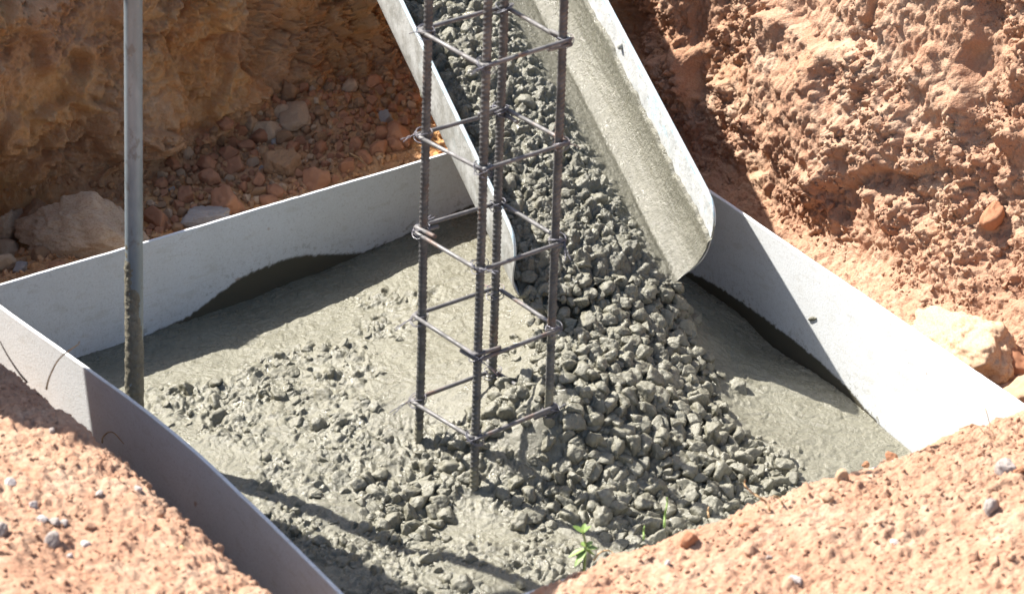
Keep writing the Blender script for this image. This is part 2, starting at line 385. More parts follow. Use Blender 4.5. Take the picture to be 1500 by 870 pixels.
# ------------------------------------------------------------------ form boards
def board(path, nout, label, stain_fn=None, zb=-.22, zt=ZT, shift=0.):
    """a long thin sheet following path (top edge), TH thick, its inner face on the path"""
    P = np.asarray(path); m = len(P); nz = 110
    zs = np.concatenate([np.linspace(zb, zt-.0015, nz), [zt-.0004]])
    T = np.gradient(P[:, :2], axis=0); T /= np.linalg.norm(T, axis=1)[:, None]; N = np.column_stack([T[:, 1], -T[:, 0]])
    if (N@nout[:2]).mean() < 0: N = -N
    s = np.concatenate([[0], np.cumsum(np.linalg.norm(np.diff(P, axis=0), axis=1))])
    ws = np.column_stack([s*3, np.zeros(m), np.zeros(m)]); wob = .0022*fbm(ws+shift, 33, 3)+.0006*fbm(ws*9, 35, 2)
    ring = []; st = []
    def col(off, z, bev=0):
        ring.append(np.column_stack([P[:, 0]+N[:, 0]*off, P[:, 1]+N[:, 1]*off, np.full(m, z)+(wob if z > 0 else 0)*1.0]))
    for z in zs: col(0 if z < zt-.001 else .0008, z)
    for z in zs[::-1]: col(TH if z < zt-.001 else TH-.0008, z)
    V = np.stack(ring, 0); n = len(ring)
    F = grid_faces(n, m); last = np.stack([(n-1)*m+np.arange(m-1), (n-1)*m+np.arange(1, m), np.arange(1, m), np.arange(m-1)], -1)
    e0 = np.arange(n//2-1); caps = []
    for c in (0, m-1):
        for i in range(n//2-1):
            q = [i*m+c, (i+1)*m+c, (n-2-i)*m+c, (n-1-i)*m+c]; caps.append(q if c else q[::-1])
    F = np.vstack([F, last, np.array(caps)])
    me = mesh_np('form_board', V.reshape(-1, 3), F)
    bm = bmesh.new(); bm.from_mesh(me); bmesh.ops.recalc_face_normals(bm, faces=bm.faces); bm.to_mesh(me); bm.free()
    sv = np.zeros((n, m))
    if stain_fn is not None:
        top = stain_fn(s) + .003*fbm(ws*14+2, 37, 3) + .0022*fbm(ws*45, 38, 3) - .010*np.maximum(0, fbm(ws*22+5, 47, 2)-.2)
        for i in range(n//2): sv[i] = 1-sstep(-.002, .002, V[i, :, 2]-top)
    pv = np.zeros((n, m))
    if stain_fn is not None:
        for i in range(n//2): pv[i] = np.exp(-np.maximum(0, V[i, :, 2]-top)/.022)*(.5+.5*sstep(-.1, .3, fbm(ws*3+8, 39, 2)))
    else: pv[:n//2] = .5
    attr(me, 'splash', pv.ravel()); attr(me, 'stain', sv.ravel())
    o = link('form_board', me, M_board, smooth=False)
    me.polygons.foreach_set('use_smooth', np.ones(len(me.polygons), bool)); me.set_sharp_from_angle(angle=R(35))
    return tag(o, label, 'form board', 'boards of the square form')
def contour(pts, P0, n, d0):
    q = [on_plane(x, y, P0, n) for x, y in pts]; a = np.array([[(v-P0)@d0, v[2]] for v in q]); return lambda s: np.interp(s, a[:, 0], a[:, 1])
lin = lambda a, b, n=420: a[None]+(b-a)[None]*np.linspace(0, 1, n)[:, None]
st1 = contour([(125,524),(180,505),(220,492),(260,474),(300,455),(340,425),(370,403),(400,388),(435,374),(470,367),(510,366),(550,364),(600,345),(690,302),(800,260)], cA, nAB, dAB)
st2 = contour([(960,360),(1005,396),(1050,418),(1100,452),(1150,488),(1200,528),(1240,566),(1280,612),(1325,662),(1380,710)], cB, nBC, dBC)
ext = dAB*.0
board(lin(cA-dAB*.03, cB), nAB, 'off white form board behind the pole, its face in shade above a dark wet stain', st1)
board(lin(cB+nBC*.0+dBC*.009, cC+dBC*.05), nBC, 'white form board in bright sun beside the chute tip, a shadow crossing its end', lambda s: st2(s+.009), shift=5)
board(AD[2:], nDA, 'bowed form board nearest the camera, sunny at one end and shaded along the rest', None, shift=9)
board(lin(cD+nDC*.002+(cC-cD)/np.linalg.norm(cC-cD)*.004, cC+nDC*.002-(cC-cD)/np.linalg.norm(cC-cD)*.01), nDC, 'form board almost buried behind the soil heaped at the front', None, zt=.07, shift=13)
# the mortar smear on the sunny board
pm = on_plane(1190, 467, cB, nBC)
V, F = ICO3; s_ = V*np.array([1, 1, 1])*(1+.25*fbm(V*2, 4, 2))[:, None]
Vs = pm[None] + s_[:, [0]]*dBC*.012 + s_[:, [0]]*np.array([0, 0, .006]) + s_[:, [2]]*np.array([0, 0, .0042]) - nBC*(s_[:, [1]]*.003)
tag(link('mortar_smear', mesh_np('mortar_smear', Vs, F), M_mort), 'small dry lump of mortar stuck to the sunny form board', 'mortar')

# ------------------------------------------------------------------ ground: pit floor, pit walls, banks, out to the horizon
KEYS = 10
prof = {   # (distance out from the board, height)
 'back':  [(.004,-.03),(.10,.0),(.24,.012),(.345,.03),(.365,.08),(.385,.26),(.45,.50),(.62,.56),(1.4,.58),(140,.6)],
 'low':   [(.004,-.03),(.10,.005),(.24,.03),(.36,.065),(.40,.10),(.43,.17),(.49,.265),(.62,.31),(1.4,.40),(140,.6)],
 'right': [(.004,-.03),(.08,-.05),(.17,-.06),(.22,-.03),(.25,.08),(.315,.38),(.42,.80),(.60,.90),(1.4,.95),(140,.9)],
 'right2':[(.004,.0),(.05,.02),(.10,.03),(.17,.05),(.25,.16),(.37,.42),(.54,.80),(.70,.90),(1.4,.95),(140,.9)],
 'front': [(.009,.055),(.03,.085),(.075,.125),(.12,.148),(.20,.160),(.38,.175),(.60,.20),(.85,.24),(1.6,.36),(140,.5)],
 'dip':   [(.009,-.05),(.05,-.05),(.08,-.03),(.12,.0),(.20,.02),(.38,.06),(.60,.10),(.85,.16),(1.6,.3),(140,.5)],
 'left':  [(.009,-.07),(.05,-.07),(.10,-.045),(.155,.11),(.195,.210),(.30,.238),(.50,.27),(.80,.31),(1.6,.38),(140,.5)],
 'leftA': [(.009,-.06),(.05,-.06),(.10,-.045),(.19,.03),(.27,.10),(.36,.16),(.55,.22),(.85,.29),(1.6,.42),(140,.55)]}
rows = [26, 52, 46, 34, 66, 80, 36, 18, 10]
cols = []                                   # (base point, outward direction, {profile: weight}, fine?)
def side(a, b, na, n, wf):
    for t in np.linspace(0, 1, n, endpoint=False): cols.append((a+(b-a)*t, na, wf(t)))
def arc(c, na, nb, n, wf):
    a0 = math.atan2(na[1], na[0]); a1 = math.atan2(nb[1], nb[0])
    if a1 > a0: a1 -= 2*math.pi
    for t in np.linspace(0, 1, n, endpoint=False):
        a = a0+(a1-a0)*t; cols.append((c, np.array([math.cos(a), math.sin(a), 0]), wf(t)))
def ss(a, b, x): return float(sstep(a, b, np.array(x)))
side(cA, cB, nAB, 470, lambda t: {'back': 1-ss(.58, .76, t), 'low': ss(.58, .76, t)})
arc(cB, nAB, nBC, 150, lambda t: {'low': 1-ss(.35, .8, t), 'right': ss(.35, .8, t)})
side(cB, cC, nBC, 490, lambda t: {'right': 1-ss(.25, .85, t), 'right2': ss(.25, .85, t)})
arc(cC, nBC, nDC, 70, lambda t: {'right2': 1-ss(.3, .9, t), 'front': ss(.3, .9, t)})
side(cC, cD, nDC, 330, lambda t: {'front': 1-ss(.80, .93, t), 'dip': ss(.80, .93, t)})
arc(cD, nDC, nDA, 60, lambda t: {'dip': 1-ss(.45, .95, t), 'left': ss(.45, .95, t)})
side(cD, cA, nDA, 330, lambda t: {'left': 1-ss(.80, .96, t), 'leftA': ss(.80, .96, t)})
arc(cA, nDA, nAB, 90, lambda t: {'leftA': 1-ss(.3, .8, t), 'back': ss(.3, .8, t)})
nc = len(cols); KP = np.zeros((nc, KEYS, 2))
for i, (b, n_, wd) in enumerate(cols):
    for kk, wgt in wd.items(): KP[i] += wgt*np.array(prof[kk])
tt = [0.]
for k, r_ in enumerate(rows): tt += list(k+np.arange(1, r_+1)/r_)
tt = np.array(tt); nr = len(tt)
k0 = np.minimum(tt.astype(int), KEYS-2); fr = (tt-k0)[None, :, None]
prv = KP[:, np.maximum(k0-1, 0)]; cur = KP[:, k0]; nx = KP[:, k0+1]; nn2 = KP[:, np.minimum(k0+2, KEYS-1)]
lin_ = cur+(nx-cur)*fr
cat = .5*(2*cur+(nx-prv)*fr+(2*prv-5*cur+4*nx-nn2)*fr**2+(3*cur-3*nx+nn2-prv)*fr**3)
prf = np.where((k0 >= 6)[None, :, None], lin_, lin_*.4+cat*.6)
base = np.array([c[0] for c in cols]); dirs = np.array([c[1] for c in cols])
# blunt the jump of the outward direction where a side meets an arc: none, the arcs join them smoothly
X = base[:, None, :2] + dirs[:, None, :2]*prf[:, :, 0:1]
Gd = np.concatenate([X, prf[:, :, 1:2]], 2)            # nc x nr x 3
Gd = Gd.transpose(1, 0, 2)                              # nr x nc
dr = np.gradient(Gd, axis=0); dc = np.roll(Gd, -1, 1)-np.roll(Gd, 1, 1)
Nn = np.cross(dc, dr); Nn /= np.linalg.norm(Nn, axis=2)[:, :, None]+1e-12
flip = np.sign((Nn*np.array([0, 0, 1.])).sum(2).mean()); Nn *= flip
Pf = Gd.reshape(-1, 3); Nf = Nn.reshape(-1, 3); pd = prf[:, :, 0].T.reshape(-1); zz = Pf[:, 2]
ci = np.tile(np.arange(nc), nr)
seg = np.cumsum([0, 470, 150, 490, 70, 330, 60, 330, 90])
wback = np.where(ci < seg[1], 1., np.where(ci < seg[2], 1-sstep(.1, .7, (ci-seg[1])/150.), np.where(ci >= seg[7], sstep(.2, .9, (ci-seg[7])/90.), 0.)))
wright = np.where((ci >= seg[1]) & (ci < seg[2]), sstep(.3, .9, (ci-seg[1])/150.), np.where((ci >= seg[2]) & (ci < seg[3]), 1., 0.))
wfront = np.where((ci >= seg[3]) & (ci < seg[7]), 1., 0.)
kk = np.repeat(tt, nc)
wall = sstep(2.6, 4.0, kk)*(1-wfront)
far = 1-sstep(.9, 2.2, pd); guard = sstep(.0, .05, pd)
act = pd < 3.0
D = np.zeros(len(Pf)); Pa = Pf[act]
wa, wr, wf_, wb = wall[act], wright[act], wfront[act], wback[act]
warp = np.column_stack([noise(Pa*14, 1), noise(Pa*14, 2), noise(Pa*14, 3)])*.02
Q = Pa+warp
low = fbm(Pa*np.array([3.2, 3.2, 2.4]), 10, 3)
cracks = np.maximum(0, ridged(Q*np.array([7, 7, 5]), 15, 2)-.28)
clod = sstep(-.22, .22, fbm(Pa*6, 20, 3))              # where it is crumbly
big = bumps(Q, .10, .25, .62, 30, .45)
mid = bumps(Q, .040, .22, .60, 31, .6)
sml = bumps(Q, .017, .2, .6, 32, .6)
tin = bumps(Q, .0085, .25, .6, 34, .6)
fine = billow(Pa*52+warp*.3*52, 181, 3, .6)
blw = billow(Q*9, 120, 6, .56)-.45; blf = billow(Q*28, 130, 4, .58)-.4
lg = fbm(Pa*np.array([2.6, 2.6, 3.4])+warp*2, 140, 3)
stp = fbm(Pa*np.array([4, 4, 5])+3+warp*3, 150, 2)
d_wall = (.05-.02*wr)*low + (.05-.02*wr)*lg + .36*big*(.3+.7*wr)*clod + (.058-.018*wr)*blw*(.25+.75*clod) + .013*blf*(.4+.6*clod) + wr*(.032*sstep(-.09, .09, stp)+.014*sstep(.0, .2, fbm(Pa*8+20+warp*3, 158, 2))) + (.05+.95*clod)*(.33*mid+.34*sml+.34*tin) - (.04+.05*wb)*cracks + wb*.012*blf + .0030*fbm(Pa*80, 171, 3) + (.009+.012*clod)*(fine-.35)
d_wall = d_wall + wb*(.05*sstep(-.06, .06, stp)+.03*sstep(.12, .2, fbm(Pa*7+warp*4, 155, 2)))
d_floor = .012*low + .30*mid + .5*sml + .4*tin + .012*blf
d_front = .016*low + .012*blw*(.5+.5*clod) + .008*blf + (.2+.8*clod)*(.22*mid+.36*sml+.5*tin) + .0035*fbm(Pa*95, 171, 2) + (.003+.009*sstep(-.15, .35, fbm(Pa*5+13, 191, 3)))*(fine-.35)
D[act] = (wa*d_wall + (1-wa-wf_*(1-wa))*d_floor + wf_*(1-wa)*d_front)*guard[act]*far[act]
# the bulging block at the left of the cut wall, undercut below
ub = (Pf[:, :2]-cA[:2])@dAB[:2]
bul = np.exp(-((ub-.10)/.17)**2)*sstep(.10, .19, zz)*(1-sstep(.46, .58, zz))*wback
und = np.exp(-((ub-.10)/.26)**2)*sstep(.0, .03, zz)*(1-sstep(.07, .15, zz))*wback
bul2 = np.exp(-((ub-.52)/.10)**2)*sstep(.06, .16, zz)*(1-sstep(.42, .55, zz))*wback
Pf2 = Pf + Nf*(D + .05*bul*wall + .02*bul2 - .11*und)[:, None]
# keep the loose soil from pushing through the boards
bs = np.tile(base[None, :, :], (nr, 1, 1)).reshape(-1, 3); ds = np.tile(dirs[None], (nr, 1, 1)).reshape(-1, 3)
out = ((Pf2-bs)*ds).sum(1); lim = np.where(ci >= seg[3], .010, .009)
Pf2 = Pf2 + ds*np.maximum(0, lim-out)[:, None]
me = mesh_np('ground', Pf2, grid_faces(nr, nc, True))
if sum(me.polygons[i*977 % len(me.polygons)].normal.z for i in range(300)) < 0: me.flip_normals()
ochre_shade = wback*(.55+.45*sstep(-.3, .3, fbm(np.where(act[:, None], Pf, 0)*4, 60, 3)))*(1-.55*sstep(.55, .8, zz))  # back wall weight: ochre soil and its shade tone, put into the colour together
ochre_shade = np.maximum(ochre_shade, wright*.10*sstep(.25, .5, fbm(np.where(act[:, None], Pf, 0)*3.5+9, 62, 3)))
attr(me, 'ochre_shade', np.clip(ochre_shade, 0, 1))
o = link('ground', me, M_soil); tag(o, 'orange brown soil of the pit walls and banks', 'ground', kind='structure')
GV = Pf2; GN = Nf

# ------------------------------------------------------------------ loose soil crumbs
def pick(mask, n, seed):
    g = np.random.default_rng(seed)
    A_ = np.linalg.norm(np.cross(np.roll(Gd, -1, 1)-Gd, dr), axis=2).reshape(-1)*mask
    i = g.choice(len(A_), n, p=A_/A_.sum()); return i, g
inview = (pd < 1.3)
i1, g1 = pick((wfront > 0)*(kk > 2.0)*inview*1., 16000, 1)
s1 = .0016+.0026*g1.random(16000); s1[:260] = g1.uniform(.005, .0135, 260)
clf = np.zeros(len(Pf)); clf[act] = clod
i2, g2 = pick((wright > .3)*(kk > 2.4)*(kk < 6.3)*(clf**2+.03), 7000, 2)
s2 = np.where(g2.random(7000) < .06, g2.uniform(.005, .010, 7000), g2.uniform(.0016, .0042, 7000))
i3, g3 = pick((wback > .3)*(kk < 3.6)*(pd > .03)*1., 2600, 3); s3 = g3.uniform(.0025, .008, 2600)
TC = [stone_template(300+k, ICO3, 7, 18, .32, .5, .6) for k in range(16)]
ii = np.concatenate([i1, i2, i3]); s_ = np.concatenate([s1, s2, s3])
o = stones_joined('soil_crumbs', GV[ii]+GN[ii]*(s_*.05)[:, None], s_, None, TC, ICO3[1], 9)
mz = np.repeat(np.clip(wback[ii], 0, 1)*.6, len(ICO3[0])); attr(o.data, 'ochre_shade', mz); o.data.materials.append(M_soil)  # crumbs under the back wall carry the same painted shade tint
tag(o, 'loose crumbs of orange soil scattered over banks and pit walls', 'soil crumbs', kind='stuff')

# ------------------------------------------------------------------ countable stones
st_meshes = {}
def stone(x, y, size, colour, label, z=None, group=None, squash=(1, 1, 1), seed=None, name='stone', cat='stone', I=3, planes=None, soft=None, sink=.25):
    """a stone standing where the photograph shows it on the ground mesh"""
    d = ray(x, y)
    if z is None: p = hit(x, y)
    else: p = at(x, y, z)
    sd_ = seed if seed is not None else random.randrange(14)
    key = (sd_, colour, I, planes, soft)
    if key not in st_meshes:
        T = stone_template(500+sd_, ICO5 if I == 4 else ICO4, planes or 8, soft or 26, .14)
        if I == 4: Vd = T/np.linalg.norm(T, axis=1)[:, None]; T = T*(1+.10*billow(Vd*3.1+sd_, sd_, 5, .6)[:, None])
        m_ = mesh_np('stone', T, (ICO5 if I == 4 else ICO4)[1]); m_.materials.append(M_st[colour]); m_.polygons.foreach_set('use_smooth', np.ones(len(m_.polygons), bool)); st_meshes[key] = m_
    o = bpy.data.objects.new(name, st_meshes[key]); C.objects.link(o)
    o.location = p + np.array([0, 0, size*(.5-sink)]); o.scale = [size*q for q in squash]
    o.rotation_euler = (random.uniform(-.3, .3), random.uniform(-.3, .3), random.uniform(0, 6.28))
    return tag(o, label, cat, group)
from mathutils.bvhtree import BVHTree
_fa = grid_faces(nr, nc, True)[::1]
_dg = bpy.context.evaluated_depsgraph_get()
BV = BVHTree.FromObject(bpy.data.objects['ground'], _dg)
def hit(x, y):
    h = BV.ray_cast(Vector(CAM), Vector(ray(x, y)).normalized())
    return np.array(h[0]) if h[0] is not None else at(x, y, 0)

# rubble between the back board and the cut wall: each stone a thing, told apart by colour, size and neighbours
rub = []
g = np.random.default_rng(42); tries = 0
poly = [(225,270),(300,200),(390,150),(470,120),(610,112),(625,205),(500,262),(330,318),(215,348)]
def inside(x, y, pl):
    c = False; j = len(pl)-1
    for i in range(len(pl)):
        if (pl[i][1] > y) != (pl[j][1] > y) and x < (pl[j][0]-pl[i][0])*(y-pl[i][1])/(pl[j][1]-pl[i][1])+pl[i][0]: c = not c
        j = i
    return c
def rub_label(x, y, s, col):
    sz = 'large' if s > .021 else 'small' if s > .011 else 'tiny'
    wh = 'close to the pole' if x < 330 else 'just left of the rebar cage' if x > 520 else 'below the undercut wall'
    return f'{sz} {col} stone lying loose in the shaded rubble {wh}'
while len(rub) < 270 and tries < 20000:
    tries += 1
    x, y = g.uniform(210, 640), g.uniform(105, 345)
    if not inside(x, y, poly): continue
    u_ = g.random(); s = g.uniform(.018, .029) if u_ < .12 else g.uniform(.010, .017) if u_ < .5 else g.uniform(.005, .010)
    if any((x-a)**2+((y-b)*1.6)**2 < ((s+c)*800)**2 for a, b, c in rub): continue
    rub.append((x, y, s))
for x, y, s in rub:
    col = str(g.choice(['reddish', 'brown', 'tan', 'grey'], p=[.56, .26, .155, .025]))
    stone(x, y, s, col, rub_label(x, y, s, col), group='stones in the rubble behind the back form board')
# named stones
stone(132, 358, .094, 'tan', 'big pale slab of rock leaning behind the back form board left of the pole', squash=(1.3, .6, .62), seed=21, I=4, planes=12, soft=22, cat='rock', name='rock', sink=.3)
stone(58, 335, .040, 'brown', 'rough brown rock in front of the big pale slab', seed=22, I=4, planes=14, soft=8, cat='rock', name='rock')
stone(16, 345, .036, 'tan', 'tan rock at the picture edge beside the rough brown rock', seed=23, I=4, cat='rock', name='rock')
stone(12, 372, .020, 'tan', 'round tan stone in the shaded corner beside the pale slab', seed=24)
stone(30, 395, .016, 'grey', 'greyish stone low in the corner behind the form board', seed=25)
stone(60, 378, .014, 'brown', 'small brown stone under the rough brown rock', seed=26)
stone(85, 392, .012, 'reddish', 'small reddish stone behind the top edge of the back form board', seed=27)
stone(4, 392, .020, 'tan', 'pale tan stone at the very corner behind the form board', seed=28)
stone(295, 328, .034, 'grey', 'pale grey flat rock half hidden by the form board right of the pole', squash=(1.3, .7, .6), seed=29, I=4, cat='rock', name='rock')
stone(232, 330, .030, 'reddish', 'reddish rock right beside the pole behind the form board', squash=(.8, .8, 1.1), seed=30, cat='rock', name='rock')
stone(420, 250, .036, 'brown', 'largest dark brown rock in the middle of the rubble', seed=31, I=4, cat='rock', name='rock')
stone(432, 178, .028, 'tan', 'flat cream stone high in the shaded rubble', seed=32, squash=(1.2, 1, .6))
stone(392, 195, .022, 'tan', 'blocky pale stone beside the flat cream stone', seed=33)
stone(405, 287, .016, 'reddish', 'orange stone in a patch of sun at the back board edge', seed=34)
stone(585, 208, .024, 'reddish', 'orange rock in the sun patch left of the chute', seed=35, cat='rock', name='rock')
stone(555, 222, .020, 'reddish', 'rounder orange stone in the sun patch below its neighbour', seed=36)
stone(1425, 516, .094, 'tan', 'large pale boulder behind the sunny form board', squash=(1.1, .8, .85), seed=37, I=4, planes=11, soft=16, cat='boulder', name='boulder', sink=.55)
stone(1487, 540, .030, 'reddish', 'reddish rock at the foot of the pale boulder', seed=38, cat='rock', name='rock')
stone(1495, 585, .030, 'tan', 'tan rock low at the picture edge by the sunny board', seed=39, cat='rock', name='rock')
stone(1453, 318, .024, 'reddish', 'rust red stone stuck in the sunny pit wall', seed=40, squash=(1.1, .9, .8))
for k, (x, y, s, c_, lb) in enumerate([
 (15,708,.010,'white','small white pebble on the left bank nearest the picture edge'), (50,742,.010,'white','white pebble on the left bank above the white cluster'),
 (62,762,.012,'white','topmost pebble of the white cluster on the left bank'), (80,765,.011,'grey','greyish pebble on the shaded side of the white cluster'),
 (92,768,.012,'white','whitish pebble at one end of the white cluster'), (78,795,.017,'grey','largest pale grey pebble under the white cluster on the left bank'),
 (124,798,.009,'white','lone white pebble beyond the white cluster on the left bank'), (102,815,.007,'white','tiny white pebble near the lower edge of the left bank'),
 (3,780,.016,'grey','dark grey pebble cut off by the picture edge on the left bank'), (145,724,.009,'grey','grey pebble in the middle of the left bank'), (203,718,.009,'white','white chip near the crest of the left bank'),
 (76,632,.008,'grey','pale chip near the crest of the left bank beside the dry roots'), (1165,850,.012,'white','oval white pebble low on the front bank'), (1125,818,.009,'grey','dark grey pebble on the front bank'),
 (978,825,.006,'white','tiny white pebble near the seedling on the front bank'), (1310,795,.008,'white','small white chip in the middle of the front bank'), (1475,690,.022,'grey','bluish grey stone on the front bank by the picture edge'),
 (1450,745,.018,'grey','grey green stone half buried in the front bank'), (1490,690,.012,'reddish','brick red stone on top of the front bank'), (1305,672,.015,'reddish','red stone on the crest of the front bank under the sunny board'),
 (1268,680,.008,'reddish','small bright red stone on the front bank crest'), (1090,770,.009,'reddish','small red stone on the front bank'), (1012,790,.020,'reddish','big reddish clod casting a shadow on the front bank'),
 (1235,700,.015,'tan','tan stone on the front bank crest'), (1210,730,.014,'tan','pale tan stone on the upper front bank'), (1265,770,.010,'tan','cream pebble halfway down the front bank')]):
    stone(x, y, s*(.72 if s < .019 else .8), c_, lb, seed=50+k % 9, name='pebble', cat='pebble', sink=.5)

# ------------------------------------------------------------------ chute
cd_ = np.array([-.336, .89, .307]); cd_ /= np.linalg.norm(cd_)
cl = np.array([.935, .353, 0]); cl /= np.linalg.norm(cl); cl -= cd_*(cl@cd_); cl /= np.linalg.norm(cl); cn = np.cross(cl, cd_)
cT = np.array([.381, .332, .193])+cl*.008; CW = .360
def ch(a, b, c): return cT + cd_*a - cl*b + cn*c        # along, lateral from the right rim, normal (negative is into the trough)
def section(off=0., n=64):
    """half U: straight sides then an ellipse; returns (lateral, depth), right rim to left rim, moved inwards by off"""
    hw, ds, dp = CW/2-off, .055, .172-off; pts = []
    for t in np.linspace(0, ds, 14, endpoint=False): pts.append((-hw, -t))
    for t in np.linspace(0, math.pi, n):
        pts.append((-hw*np.sign(math.cos(t))*abs(math.cos(t))**.70, -ds-(dp-ds)*abs(math.sin(t))**.70))
    for t in np.linspace(ds, 0, 15)[1:]: pts.append((hw, -t))
    P = np.array(pts); s = np.concatenate([[0], np.cumsum(np.linalg.norm(np.diff(P, axis=0), axis=1))])
    q = np.linspace(0, s[-1], 120); return np.column_stack([np.interp(q, s, P[:, 0])+CW/2, np.interp(q, s, P[:, 1])])
M_chute, nt, b = material('worn_chute_paint', .6, .3)
cst = tex(nt, 30, 5, .65)
c = mix(nt, ramp(nt, cst, [(.35, 0.), (.65, 1.)]), (.36, .37, .36), (.52, .525, .51))
c = mix(nt, ramp(nt, tex(nt, 11, 5, .7, dist=.8), [(.60, 0.), (.68, .6)]), c, (.36, .52, .58))
c = mix(nt, ramp(nt, tex(nt, 130, 3, .6), [(.60, 0.), (.66, .7)]), c, (.20, .19, .17))
c = mix(nt, ramp(nt, tex(nt, 17, 5, .7), [(.52, 0.), (.62, .6)]), c, (.40, .39, .36))
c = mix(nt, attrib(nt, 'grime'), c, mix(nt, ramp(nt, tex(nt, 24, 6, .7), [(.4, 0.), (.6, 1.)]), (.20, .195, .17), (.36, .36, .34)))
c = mix(nt, attrib(nt, 'edge'), c, mix(nt, ramp(nt, tex(nt, 60, 4, .6), [(.4, 0.), (.6, 1.)]), (.36, .52, .58), (.54, .58, .58)))
nt.links.new(c, b.inputs['Base Color']); n_ = bump(nt, b, tex(nt, 110, 5, .65), .5, .003); bump(nt, b, tex(nt, 380, 3, .6), .4, .0012, n_)
sec_i, sec_o = section(.0026), section(0.)
NA = 200; aa = np.concatenate([np.linspace(0, .12, 40), np.linspace(.12, 2.6, NA-40+1)[1:]])
rc = .042
def a_start(depth): dd_ = np.clip(-depth, 0, rc); return rc-np.sqrt(np.maximum(0, rc*rc-(rc-dd_)**2))
V = []
for sec in (sec_i, sec_o):
    st = a_start(sec[:, 1]) + .004*np.sin(sec[:, 0]*18)
    A2 = st[None, :]*(1-sstep(0, .4, aa))[:, None] + aa[:, None]
    V.append(cT + A2[:, :, None]*cd_ - (sec[None, :, 0:1]*cl) + sec[None, :, 1:2]*cn)
m_ = 120; F1 = grid_faces(NA, m_); F2 = F1[:, ::-1]+NA*m_
edge = []
o2 = NA*m_
for j in range(m_-1): edge.append([j, j+1, o2+j+1, o2+j]); e_ = (NA-1)*m_; edge.append([e_+j+1, e_+j, o2+e_+j, o2+e_+j+1])
for i in range(NA-1): edge.append([(i+1)*m_, i*m_, o2+i*m_, o2+(i+1)*m_]); edge.append([i*m_+m_-1, (i+1)*m_+m_-1, o2+(i+1)*m_+m_-1, o2+i*m_+m_-1])
me = mesh_np('trough', np.concatenate([v.reshape(-1, 3) for v in V]), np.vstack([F1, F2, np.array(edge)]))
bm = bmesh.new(); bm.from_mesh(me); bmesh.ops.recalc_face_normals(bm, faces=bm.faces); bm.to_mesh(me); bm.free()
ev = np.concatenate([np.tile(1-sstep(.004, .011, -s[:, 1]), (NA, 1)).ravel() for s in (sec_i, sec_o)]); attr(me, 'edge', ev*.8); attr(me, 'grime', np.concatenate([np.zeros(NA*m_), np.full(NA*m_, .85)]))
chute = empty('concrete_chute', cT-cl*CW/2); tag(chute, 'worn pale blue and white steel chute pouring concrete into the form', 'concrete chute')
def under(o, parent): o.parent = parent; o.matrix_parent_inverse = Matrix.Translation(parent.location).inverted(); return o
tr = under(link('trough', me, M_chute), chute); me.set_sharp_from_angle(angle=R(40))
# thin folded rims along the two upper edges
for sgn, b0 in ((1, 0.), (-1, CW)):
    pth = [ch(float(a_start(np.array([-d_]))[0])+.001, b0, -d_) for d_ in np.linspace(.036, .002, 14)] + [ch(a, b0, .0005) for a in np.linspace(.052, 2.6, 90)]
    V_, F_ = tube(pth, np.concatenate([np.linspace(.0016, .0034, 14), np.full(90, .0036)]), 8); me = poly_mesh('rim', [(V_, F_)]); attr(me, 'edge', np.full(len(V_), .75))
    under(link('rim', me, M_chute), chute)
M_bolt, nt, b = material('grey_bolt', .6, .4); b.inputs['Base Color'].default_value = (.3, .3, .27, 1)
pb = on_plane(909, 68, ch(0, .0045, 0), cl); V_, F_ = tube([pb+cl*.003, pb-cl*.004], [.0065, .0058], 14)
under(link('bolt', poly_mesh('bolt', [(V_, F_)]), M_bolt), chute)

# concrete inside the chute
nb_, na_ = 230, 620
sec_m = section(.0052); dps = -sec_m[:, 1]
half = np.argmin(np.abs(sec_m[:, 0]-CW/2))
kr = np.where(dps[:half] > .012)[0][0]
fill = np.array([(.062, -.142), (.09, -.133), (.13, -.118), (.18, -.106), (.25, -.100), (.30, -.106), (.335, -.118)])
right_part = sec_m[kr:half][sec_m[kr:half, 0] < .058]
prof_c = np.vstack([right_part, fill]); s = np.concatenate([[0], np.cumsum(np.linalg.norm(np.diff(prof_c, axis=0), axis=1))])
q = np.linspace(0, s[-1], nb_); pc = smooth = np.column_stack([np.interp(q, s, prof_c[:, 0]), np.interp(q, s, prof_c[:, 1])])
for _ in range(14): pc[1:-1] = (pc[:-2]+2*pc[1:-1]+pc[2:])/4
tn = np.gradient(pc, axis=0); nr2 = np.column_stack([tn[:, 1], -tn[:, 0]]); nr2 /= np.linalg.norm(nr2, axis=1)[:, None]; nr2 *= np.sign(nr2[-20, 1])
ac = np.linspace(-.012, 1.15, na_)
Ai, Bi = np.meshgrid(ac, np.arange(nb_), indexing='ij')
b_l, c_l = pc[Bi.astype(int), 0], pc[Bi.astype(int), 1]; n_b, n_c = nr2[Bi.astype(int), 0], nr2[Bi.astype(int), 1]
flat = np.column_stack([Ai.ravel(), b_l.ravel(), c_l.ravel()])
jag = .020*noise(np.column_stack([flat[:, 0]*9, flat[:, 0]*0, flat[:, 0]*0]), 5)+.008*noise(np.column_stack([flat[:, 0]*40, flat[:, 0]*0, flat[:, 0]*0]), 6)
gb = sstep(.045, .115, flat[:, 1] + .7*jag - .075*flat[:, 0])                    # 0 mortar film, 1 gravel
Qc = flat + np.column_stack([noise(flat*60, 7), noise(flat*60, 8), noise(flat*60, 9)])*.005
P2c = Qc.copy(); P2c[:, 2] = 0
rise = gb*(.020*(billow(P2c*30, 102, 5, .6)-.3)+.85*bumps(P2c, .036, .2, .5, 11, .8, True)+.8*bumps(P2c+2, .021, .2, .5, 12, .8, True)+.5*bumps(P2c+4, .011, .2, .5, 13, .7, True)+.006*fbm(flat*12, 14, 3))
